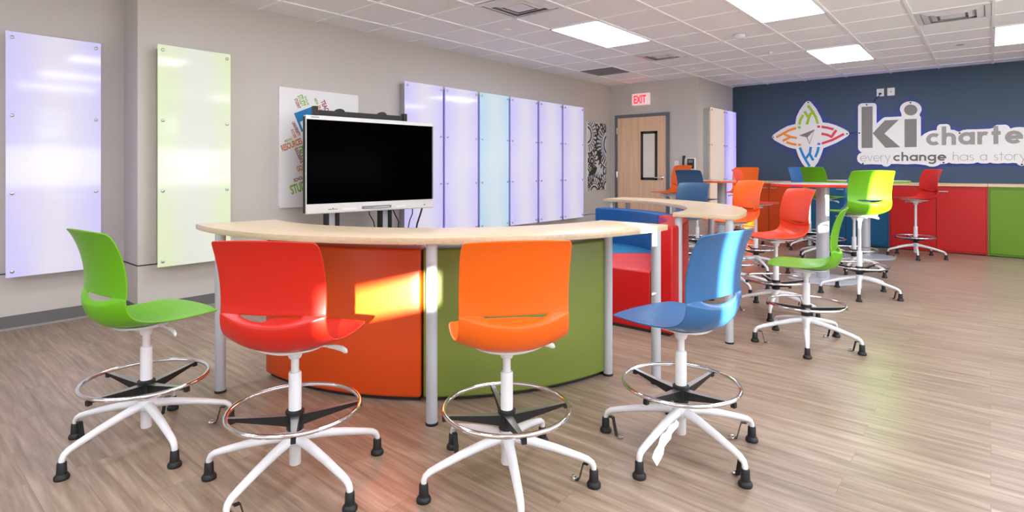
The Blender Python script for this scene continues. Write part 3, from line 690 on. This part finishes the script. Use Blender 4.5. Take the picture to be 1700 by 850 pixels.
# ------------------------------------------------------------------ curved sofa modules
def sofa(c, a0, a1, mb, ms, label, pad=None, rout=1.53, top=.815):
    t = thing('curved_sofa', label, 'sofa', (c[0], c[1], 0), 0, 'curved sofa segments')
    b = B(); arc_prism(b, rout-.17, rout, a0, a1, .022, .815, .016, bseg=4); obj('backrest', b, mb, t, True)
    b = B(); arc_prism(b, .74, rout-.176, a0, a1, .022, .462, .014, bseg=4); obj('seat', b, ms[0], t, True)
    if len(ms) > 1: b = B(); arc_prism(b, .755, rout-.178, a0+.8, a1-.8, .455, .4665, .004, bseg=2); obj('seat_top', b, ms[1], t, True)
    if pad: b = B(); arc_prism(b, rout-.178, rout-.165, a0+.8, a1-.8, .46, .795, .004, bseg=2); obj('inner_back', b, pad, t, True)
    b = B(); arc_prism(b, .77, rout-.03, a0+.6, a1-.6, 0, .024); obj('plinth', b, M['dark'], t)
S1 = (-3.28, 3.14)
sofa(S1, -91, -50.3, M['so_orange'], (M['so_orange'],), 'orange curved sofa segment under the left half of the near table')
sofa(S1, -49.9, -4.5, M['so_green'], (M['so_green'],), 'olive green curved sofa segment under the right half of the near table')
S2 = (-3.28, 3.9)
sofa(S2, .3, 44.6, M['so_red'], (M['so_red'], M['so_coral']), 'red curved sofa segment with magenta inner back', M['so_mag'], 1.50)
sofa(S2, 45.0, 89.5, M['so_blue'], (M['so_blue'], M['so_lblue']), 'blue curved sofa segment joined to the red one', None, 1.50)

# ------------------------------------------------------------------ round pedestal tables
def round_table(x, y, m, label, zt=1.075, rt=.53):
    t = thing('round_table', label, 'table', (x, y, 0), 0, 'tall round pedestal tables')
    b = B(); lathe(b, [(0, zt-.030), (rt-.003, zt-.030), (rt, zt-.027), (rt, zt-.003), (rt-.003, zt), (0, zt)], 64)
    for f in b.faces:
        if f.calc_center_median().z > zt-.0016: f.material_index = 1
    obj('tabletop', b, [m, M['tt_top']], t, True)
    b = B(); lathe(b, [(0, .012), (.066, .012), (.066, zt-.03), (0, zt-.03)], 32); obj('column', b, M['silver'], t, True)
    b = B(); lathe(b, [(0, 0), (.355, 0), (.36, .006), (.355, .014), (.1, .022), (.07, .026), (0, .026)], 48); obj('base_disc', b, M['silver'], t, True)
round_table(-1.432, 7.052, M['tt_red'], 'tall round table with a red edge on a silver pedestal')
round_table(-1.353, 9.284, M['tt_green'], 'tall round table with a green edge in front of the cabinets')
round_table(-3.10, 8.55, M['tt_orange'], 'tall round table with an orange edge near the door', 1.065)

# ------------------------------------------------------------------ stools
DZS = .045                       # seat parts sit this much higher than the base numbers
ZA = .655
ROWS = [(.246, .530, .198, -.030, .0), (.232, .533, .212, -.020, .0), (.17, .530, .221, -.004, .006), (.08, .518, .224, 0, .016), (-.02, .507, .221, 0, .028), (-.10, .503, .216, .006, .044),
        (-.155, .510, .212, .020, .054), (-.196, .538, .210, .036, .056), (-.217, .580, .2085, .050, .050), (-.222, .616, .208, .055, .038), (-.2185, .622, .208, .052, .034), 'C',
        (-.188, ZA, .208, .023, .0), (-.188, ZA+.006, .208, .023, .0), (-.188, .69, .208, .027, .0), (-.195, .75, .208, .031, .0), (-.209, .82, .208, .031, .0), (-.229, .885, .207, .027, .0), (-.247, .924, .204, .023, -.002), (-.257, .940, .194, .019, -.008)]
US = [-1, -.955, -.86, -.76, -.66, -.58, -.46, -.32, -.16, 0, .16, .32, .46, .58, .66, .76, .86, .955, 1]
def shell_bm():
    b = B(); G = []
    for r in ROWS:
        if r == 'C':          # inner lip of the hand slot: meets the back panel outside |u| = .58, drops away inside it
            row = []
            for u in US:
                k = max(0, 1-(u/.58)**2); row.append(b.verts.new((u*.209, -.188+.022*abs(u)**2.2-.002-.012*k, ZA-.0025-.020*k)))
            G.append(row); continue
        (y, z, hw, dy, dz) = r
        G.append([b.verts.new((u*hw, y+dy*abs(u)**2.2, z+dz*abs(u)**2.2)) for u in US])
    for i in range(len(G)-1):
        for k in range(len(US)-1):
            if i == 11 and abs(US[k]+US[k+1])/2 < .56: continue
            b.faces.new((G[i][k], G[i][k+1], G[i+1][k+1], G[i+1][k]))
    return b
SHELL = {}
def shell(mk):
    if mk not in SHELL:
        me = baked('seat_shell', shell_bm(), [('SOLIDIFY', dict(thickness=.0085, offset=0)), ('SUBSURF', dict(levels=2, render_levels=2))]); me.materials.clear(); me.materials.append(M[mk]); SHELL[mk] = me
    return SHELL[mk]
def tray():
    b = B(); G = []
    for y, hw in ((.185, .07), (.17, .12), (.10, .150), (.02, .150), (-.05, .150), (-.10, .135), (-.135, .09)):
        i = 0; zz = .53 if y > .15 else .523 if y > .05 else .510
        zz = [z for (yy, z) in ((.185, .529), (.17, .530), (.10, .522), (.02, .512), (-.05, .507), (-.10, .505), (-.135, .508)) if yy == y][0]
        G.append(([b.verts.new((u*hw, y, zz-.006+.010*u*u)) for u in (-1, -.6, 0, .6, 1)], [b.verts.new((u*hw*.93, y*.96, zz-.014+.008*u*u-.010*(1-u*u))) for u in (-1, -.6, 0, .6, 1)]))
    for (t0, l0), (t1, l1) in zip(G, G[1:]):
        for k in range(4): b.faces.new((t0[k], t0[k+1], t1[k+1], t1[k])); b.faces.new((l0[k], l0[k+1], l1[k+1], l1[k]))
        for k in (0, 4): b.faces.new((t0[k], t1[k], l1[k], l0[k]))
    for t0, l0 in (G[0], G[-1]):
        for k in range(4): b.faces.new((t0[k], t0[k+1], l0[k+1], l0[k]))
    return baked('seat_tray', b, [('SUBSURF', dict(levels=1, render_levels=1))])
TRAY = tray(); TRAY.materials.append(M['white'])
b = B(); box(b, -.05, -.06, .472, .05, .075, .492, .008); lathe(b, [(.046, .482), (.040, .474), (.030, .462), (.026, .448), (.0225, .440), (0, .440)], 24); MECH = mesh_of('tilt_mechanism', b, M['white'])
b = B(); tube(b, [(.04, .03, .480), (.09, .034, .480), (.13, .036, .478)], .0045, 8); tube(b, [(.12, .036, .478), (.15, .036, .477), (.18, .034, .472), (.198, .030, .464), (.205, .028, .458)], [.006, .010, .012, .011, .004], 10, .6); LEVER = mesh_of('height_lever', b, M['white'])
b = B(); lathe(b, [(0, .062), (.021, .062), (.0225, .066), (.0225, .19), (.0245, .20), (.0245, .425), (.022, .430), (0, .430)], 28); COLM = mesh_of('column', b, M['white'])
b = B(); lathe(b, [(0, .145), (.034, .145), (.040, .155), (.040, .180), (.034, .192), (0, .192)], 28); HUBM = mesh_of('base_hub', b, M['white'])
b = B(); tube(b, [(.02, 0, .168), (.10, 0, .158), (.20, 0, .137), (.29, 0, .113), (.322, 0, .103), (.338, 0, .092), (.3445, 0, .078), (.345, 0, .060)], [.0195, .0175, .0155, .0135, .0125, .0115, .0108, .0105], 14, 1.12); LEGM = mesh_of('leg', b, M['white'])
b = B(); lathe(b, [(0, 0), (.026, 0), (.0275, .004), (.027, .012), (.023, .019), (.019, .022), (.0178, .035), (.0168, .064), (.014, .068), (0, .068)], 24, .345, 0); GLIDEM = mesh_of('glide', b, M['black'])
b = B(); torus(b, .250, .0092, .286); RINGM = mesh_of('foot_ring', b, M['chrome'])
def spider():
    b = B(); lathe(b, [(0, .200), (.030, .200), (.033, .205), (.033, .262), (.036, .266), (.036, .276), (.0245, .280), (0, .280)], 28)
    for i in range(4):
        a = i*PI/2; ca, sa = math.cos(a), math.sin(a)
        def P(r, w, z): return b.verts.new((r*ca-w*sa, r*sa+w*ca, z))
        secs = []
        for r, w, z0, z1 in ((.028, .017, .220, .262), (.10, .013, .236, .266), (.19, .010, .256, .274), (.246, .009, .268, .280)):
            secs.append([P(r, -w, z0), P(r, w, z0), P(r, w, z1), P(r, -w, z1)])
        for s0, s1 in zip(secs, secs[1:]):
            for k in range(4):
                f = b.faces.new((s0[k], s0[(k+1) % 4], s1[(k+1) % 4], s1[k])); f.material_index = 1 if k == 2 else 0
        b.faces.new(secs[0]); b.faces.new(secs[-1])
        v0 = len(b.verts); box(b, -.009, -.009, .258, .009, .009, .278); b.verts.ensure_lookup_table()
        for v in b.verts[v0:]: v.co = Vector((v.co.x*ca-v.co.y*sa+.250*ca, v.co.x*sa+v.co.y*ca+.250*sa, v.co.z))
    return mesh_of('ring_spider', b, [M['black'], M['alu']])
SPIDERM = spider()
def clipm():
    b = B(); P = [(.322, .078), (.300, .078), (.281, .006), (.250, .004)]
    for (x0, z0), (x1, z1) in zip(P, P[1:]):
        vs = []
        for x, z in ((x0, z0), (x1, z1)): vs.append([b.verts.new((x, w, z+dz)) for w, dz in ((-.010, 0), (.010, 0), (.010, .003), (-.010, .003))])
        for k in range(4): b.faces.new((vs[0][k], vs[0][(k+1) % 4], vs[1][(k+1) % 4], vs[1][k]))
        b.faces.new(vs[0]); b.faces.new(vs[1])
    v0 = len(b.verts); lathe(b, [(0, .004), (.014, .004), (.014, .009), (.008, .010), (.008, .018), (0, .020)], 12, .258, 0, 1)
    # swing the strap sideways about the glide so that it stands clear of the leg
    bmesh.ops.rotate(b, verts=b.verts, cent=(.345, 0, 0), matrix=Matrix.Rotation(R_(-24), 3, 'Z'))
    return mesh_of('floor_clip', b, [M['blackm'], M['chrome']], False)
CLIPM = clipm()
LIFT = {}
def lift(raise_):
    k = round(raise_, 3)
    if k not in LIFT:
        b = B(); lathe(b, [(0, .41), (.0155, .41), (.0155, .452+DZS+k), (0, .452+DZS+k)], 20); LIFT[k] = mesh_of('gas_lift', b, M['white'])
    return LIFT[k]
def stool(x, y, face, base, ring, mk, label, raise_=0, clips=(), group='swivel stools'):
    """face: direction the seat looks to; base: angle of one leg; ring: angle of one spider arm (all world degrees)"""
    t = thing('drafting_stool', label, 'stool', (x, y, 0), R_(face-90), group); r0 = R_(face-90)
    mobj('seat_shell', shell(mk), None, t, (0, 0, raise_+DZS)); mobj('seat_tray', TRAY, None, t, (0, 0, raise_+DZS)); mobj('tilt_mechanism', MECH, None, t, (0, 0, raise_+DZS))
    mobj('height_lever', LEVER, None, t, (0, 0, raise_+DZS)); mobj('gas_lift', lift(raise_), None, t); mobj('column', COLM, None, t)
    mobj('foot_ring', RINGM, None, t); mobj('ring_spider', SPIDERM, None, t, rz=R_(ring)-r0); mobj('base_hub', HUBM, None, t)
    for i in range(5):
        l = mobj('leg', LEGM, None, t, rz=R_(base+72*i)-r0); mobj('glide', GLIDEM, None, l)
        if i in clips: mobj('floor_clip', CLIPM, None, l)
    return t
g1 = 'stools around the near curved table'
stool(-2.935, .877, 97, 0, 20, 'sh_green', 'green swivel stool at the far left of the near curved table', 0, (1, 2, 3), g1)
stool(-2.118, 1.153, 124, 4, 60, 'sh_red', 'red swivel stool in the foreground seen from behind', 0, (2, 4), g1)
stool(-1.476, 1.704, 141, 31, 55, 'sh_orange', 'orange swivel stool in the foreground in front of the olive sofa', 0, (0, 2), g1)
bl = stool(-1.051, 2.397, 169, 50, 80, 'sh_blue', 'blue swivel stool at the right end of the near curved table', 0, (0, 2, 4), g1)
g2 = 'stools around the second curved table'
stool(-.997, 4.392, 187, 68, 20, 'sh_green', 'lime green swivel stool seen in profile at the right side of the second curved table', -.01, (0, 2, 4), g2)
stool(-1.416, 5.188, 226, 62, 40, 'sh_coral', 'coral red swivel stool facing the second curved table, behind the lime green one', .085, (0, 2), g2)
stool(-2.032, 5.885, 236, 30, 15, 'sh_orange', 'orange swivel stool behind the rounded end of the second curved table', .135, (1,), g2)
stool(-2.742, 6.331, 262, 10, 30, 'sh_navy', 'slate blue swivel stool whose back rises behind the middle of the second curved table', .09, (1,), g2)
g3 = 'stools around the tall round tables'
stool(-2.16, 7.09, 5, 20, 35, 'sh_coral', 'coral stool at the left side of the red-edged round table', .25, (2,), g3)
stool(-.985, 6.44, 128, 62, 70, 'sh_green', 'bright green tall stool with sunlit back at the red-edged round table', .24, (4,), g3)
stool(-1.239, 7.741, 250, 50, 20, 'sh_blue', 'blue stool half hidden behind the bright green sunlit stool', .15, (1,), g3)
stool(-1.735, 8.66, 57, 15, 10, 'sh_green', 'dark green tall stool behind the red-edged round table, seen from behind', .28, (2,), g3)
stool(-2.119, 9.55, -25, 20, 50, 'sh_blue', 'light blue tall stool left of the green-edged round table', .28, (3,), g3)
stool(-.804, 9.697, 214, 63, 25, 'sh_red', 'red tall stool standing alone in front of the red cabinet', .25, (2,), g3)
stool(-3.10, 9.42, 268, 40, 25, 'sh_orange', 'orange tall stool between the orange-edged table and the cabinets', .28, (), g3)
stool(-3.097, 7.61, 78, 10, 25, 'sh_navy', 'dark slate blue tall stool in front of the orange-edged round table', .24, (), g3)
stool(-3.68, 8.03, 242, 30, 0, 'sh_orange', 'orange tall stool by the wall phone, mostly hidden by the dark blue one', .31, (), g3)
# torn plastic film hanging from a leg of the blue stool
b = B(); A = (.07, .155); pts = [(.06, .012, .148), (.14, .014, .136), (.21, .016, .120), (.275, .018, .060)]; low = [(.06, .026, .136), (.13, .030, .112), (.20, .034, .082), (.262, .036, .026)]
tv = [b.verts.new(p) for p in pts]; lv = [b.verts.new(p) for p in low]
for i in range(3): b.faces.new((tv[i], tv[i+1], lv[i+1], lv[i]))
bmesh.ops.subdivide_edges(b, edges=b.edges[:], cuts=2, use_grid_fill=True)
for v in b.verts: v.co.y += .004*math.sin(v.co.x*90)
bmesh.ops.solidify(b, geom=b.faces[:], thickness=.0006)
o = obj('plastic_film', b, M['wrap'], bl, True); o.rotation_euler = (0, 0, R_(50+216)-R_(169-90)); o['label'] = 'torn white plastic film hanging from a leg'

# ------------------------------------------------------------------ display on its stand
TL = Vector((-4.938, 2.797, 0)); TR = Vector((-4.77, 4.25, 0)); TC = (TL+TR)/2; W = (TR-TL).length/2; tr = math.atan2((TR-TL).y, (TR-TL).x)
TZ0, TZ1 = .803, 1.752
t = thing('interactive_display', 'large black interactive display with white bezel', 'display', (TC.x, TC.y, TZ0), tr); H = TZ1-TZ0
# local x runs along the display, local -y faces the room
b = B(); box(b, -W, 0, 0, W, .07, H, .012, 3); obj('housing', b, M['tvwhite'], t, True)
b = B(); box(b, -W-.002, .012, .01, -W+.004, .066, H-.012, .002); obj('side_strip', b, M['black'], t)
b = B(); box(b, -W+.008, -.003, .098, W-.006, .004, H-.04, .002); obj('screen', b, M['screen'], t)
b = B(); box(b, W-.022, -.0045, .10, W-.008, .0, H-.042); obj('screen_edge', b, M['grey'], t)
b = B(); box(b, -.15, -.004, .028, .19, .002, .056, .004); obj('pen_slot', b, M['grey'], t)
b = B(); box(b, -.02, -.018, .030, .16, -.003, .044, .004); box(b, -.13, -.016, .034, .0, -.003, .042, .003); obj('stylus', b, M['alu'], t)
b = B()
for q in (-.50, -.48, -.46, -.44, -.42): box(b, q-.004, -.003, .036, q+.004, .001, .044 if q != -.46 else .052)
box(b, W-.13, -.003, .034, W-.115, .001, .044); obj('button', b, M['black'], t)
for x0, x1 in ((-.36, -.20), (.25, .37)):
    b = B(); box(b, x0, -.0015, .024, x1, .001, .046); obj('speaker_grille', b, M['plate'], t)
b = B(); box(b, -W-.008, .02, .62, -W-.001, .05, .76, .002); obj('side_module', b, M['black'], t)
b = B(); box(b, -W+.05, -.0012, H-.022, -W+.13, .001, H-.014); obj('maker_mark', b, M['grey'], t)
t = thing('display_stand', 'black and grey upright stand holding the big display', 'stand', (TC.x, TC.y, 0), tr)
# uprights and rails, behind the display
for cx in (-.42, .18):
    for q, m in ((-.055, 'blackm'), (.055, 'blackm')):
        b = B(); box(b, cx+q-.018, .09, .10, cx+q+.018, .15, 1.75, .003); obj('upright', b, M[m], t)
    b = B(); box(b, cx-.038, .115, .10, cx+.038, .135, 1.70, .002); obj('channel', b, M['silver'], t)
b = B(); box(b, -.62, .085, 1.765, .42, .125, 1.815, .004); box(b, -.60, .085, 1.66, .40, .125, 1.70, .004); obj('top_rail', b, M['blackm'], t)
for cx, h in ((-.60, .08), (.41, .07)):
    b = B(); box(b, cx-.022, .07, 1.72, cx+.022, .13, 1.80+h-.03, .004); obj('rail_bracket', b, M['blackm'], t)
for cx in (-.34, .14):
    b = B(); prism(b, [(cx+.05*math.cos(R_(a)), 1.812+.03*math.sin(R_(a))) for a in range(0, 181, 15)], lambda u, v: Vector((u, .09, v)), lambda u, v: Vector((u, .12, v))); obj('hook', b, M['blackm'], t)
for cx in (-.42, .18):
    b = B(); box(b, cx-.05, -.22, 0, cx+.05, .40, .05, .006); obj('floor_foot', b, M['blackm'], t)
b = B(); box(b, -.45, .10, .45, .25, .14, .52, .004); obj('cross_bar', b, M['blackm'], t)
def sp_pt(x, y, z): 
    v = Matrix.Rotation(tr, 3, 'Z') @ Vector((x, y, z)); return (v.x+TC.x, v.y+TC.y, v.z)
cable([sp_pt(-.02, .10, .84), sp_pt(.0, .12, .76), sp_pt(.06, .14, .68), sp_pt(.10, .15, .50), sp_pt(.08, .16, .012), sp_pt(.05, .25, .008)], .006, 'thin black cable looping below the middle of the display')
cable([sp_pt(.27, .10, .80), sp_pt(.31, .12, .74), sp_pt(.36, .13, .66), sp_pt(.35, .14, .50), sp_pt(.34, .16, .012), sp_pt(.3, .25, .008)], .007, 'black power cable with plug hanging right of the display stand')
cable([sp_pt(.52, .10, .84), sp_pt(.53, .12, .74), sp_pt(.50, .13, .66), sp_pt(.47, .14, .50), sp_pt(.49, .16, .012), sp_pt(.45, .25, .008)], .006, 'thin black cable near the lavender panel under the display')
cable([sp_pt(.66, .10, .84), sp_pt(.64, .12, .74), sp_pt(.60, .13, .62), sp_pt(.58, .14, .50), sp_pt(.57, .16, .014), sp_pt(.5, .25, .012)], .010, 'thick black cable bundle at the right corner of the display')
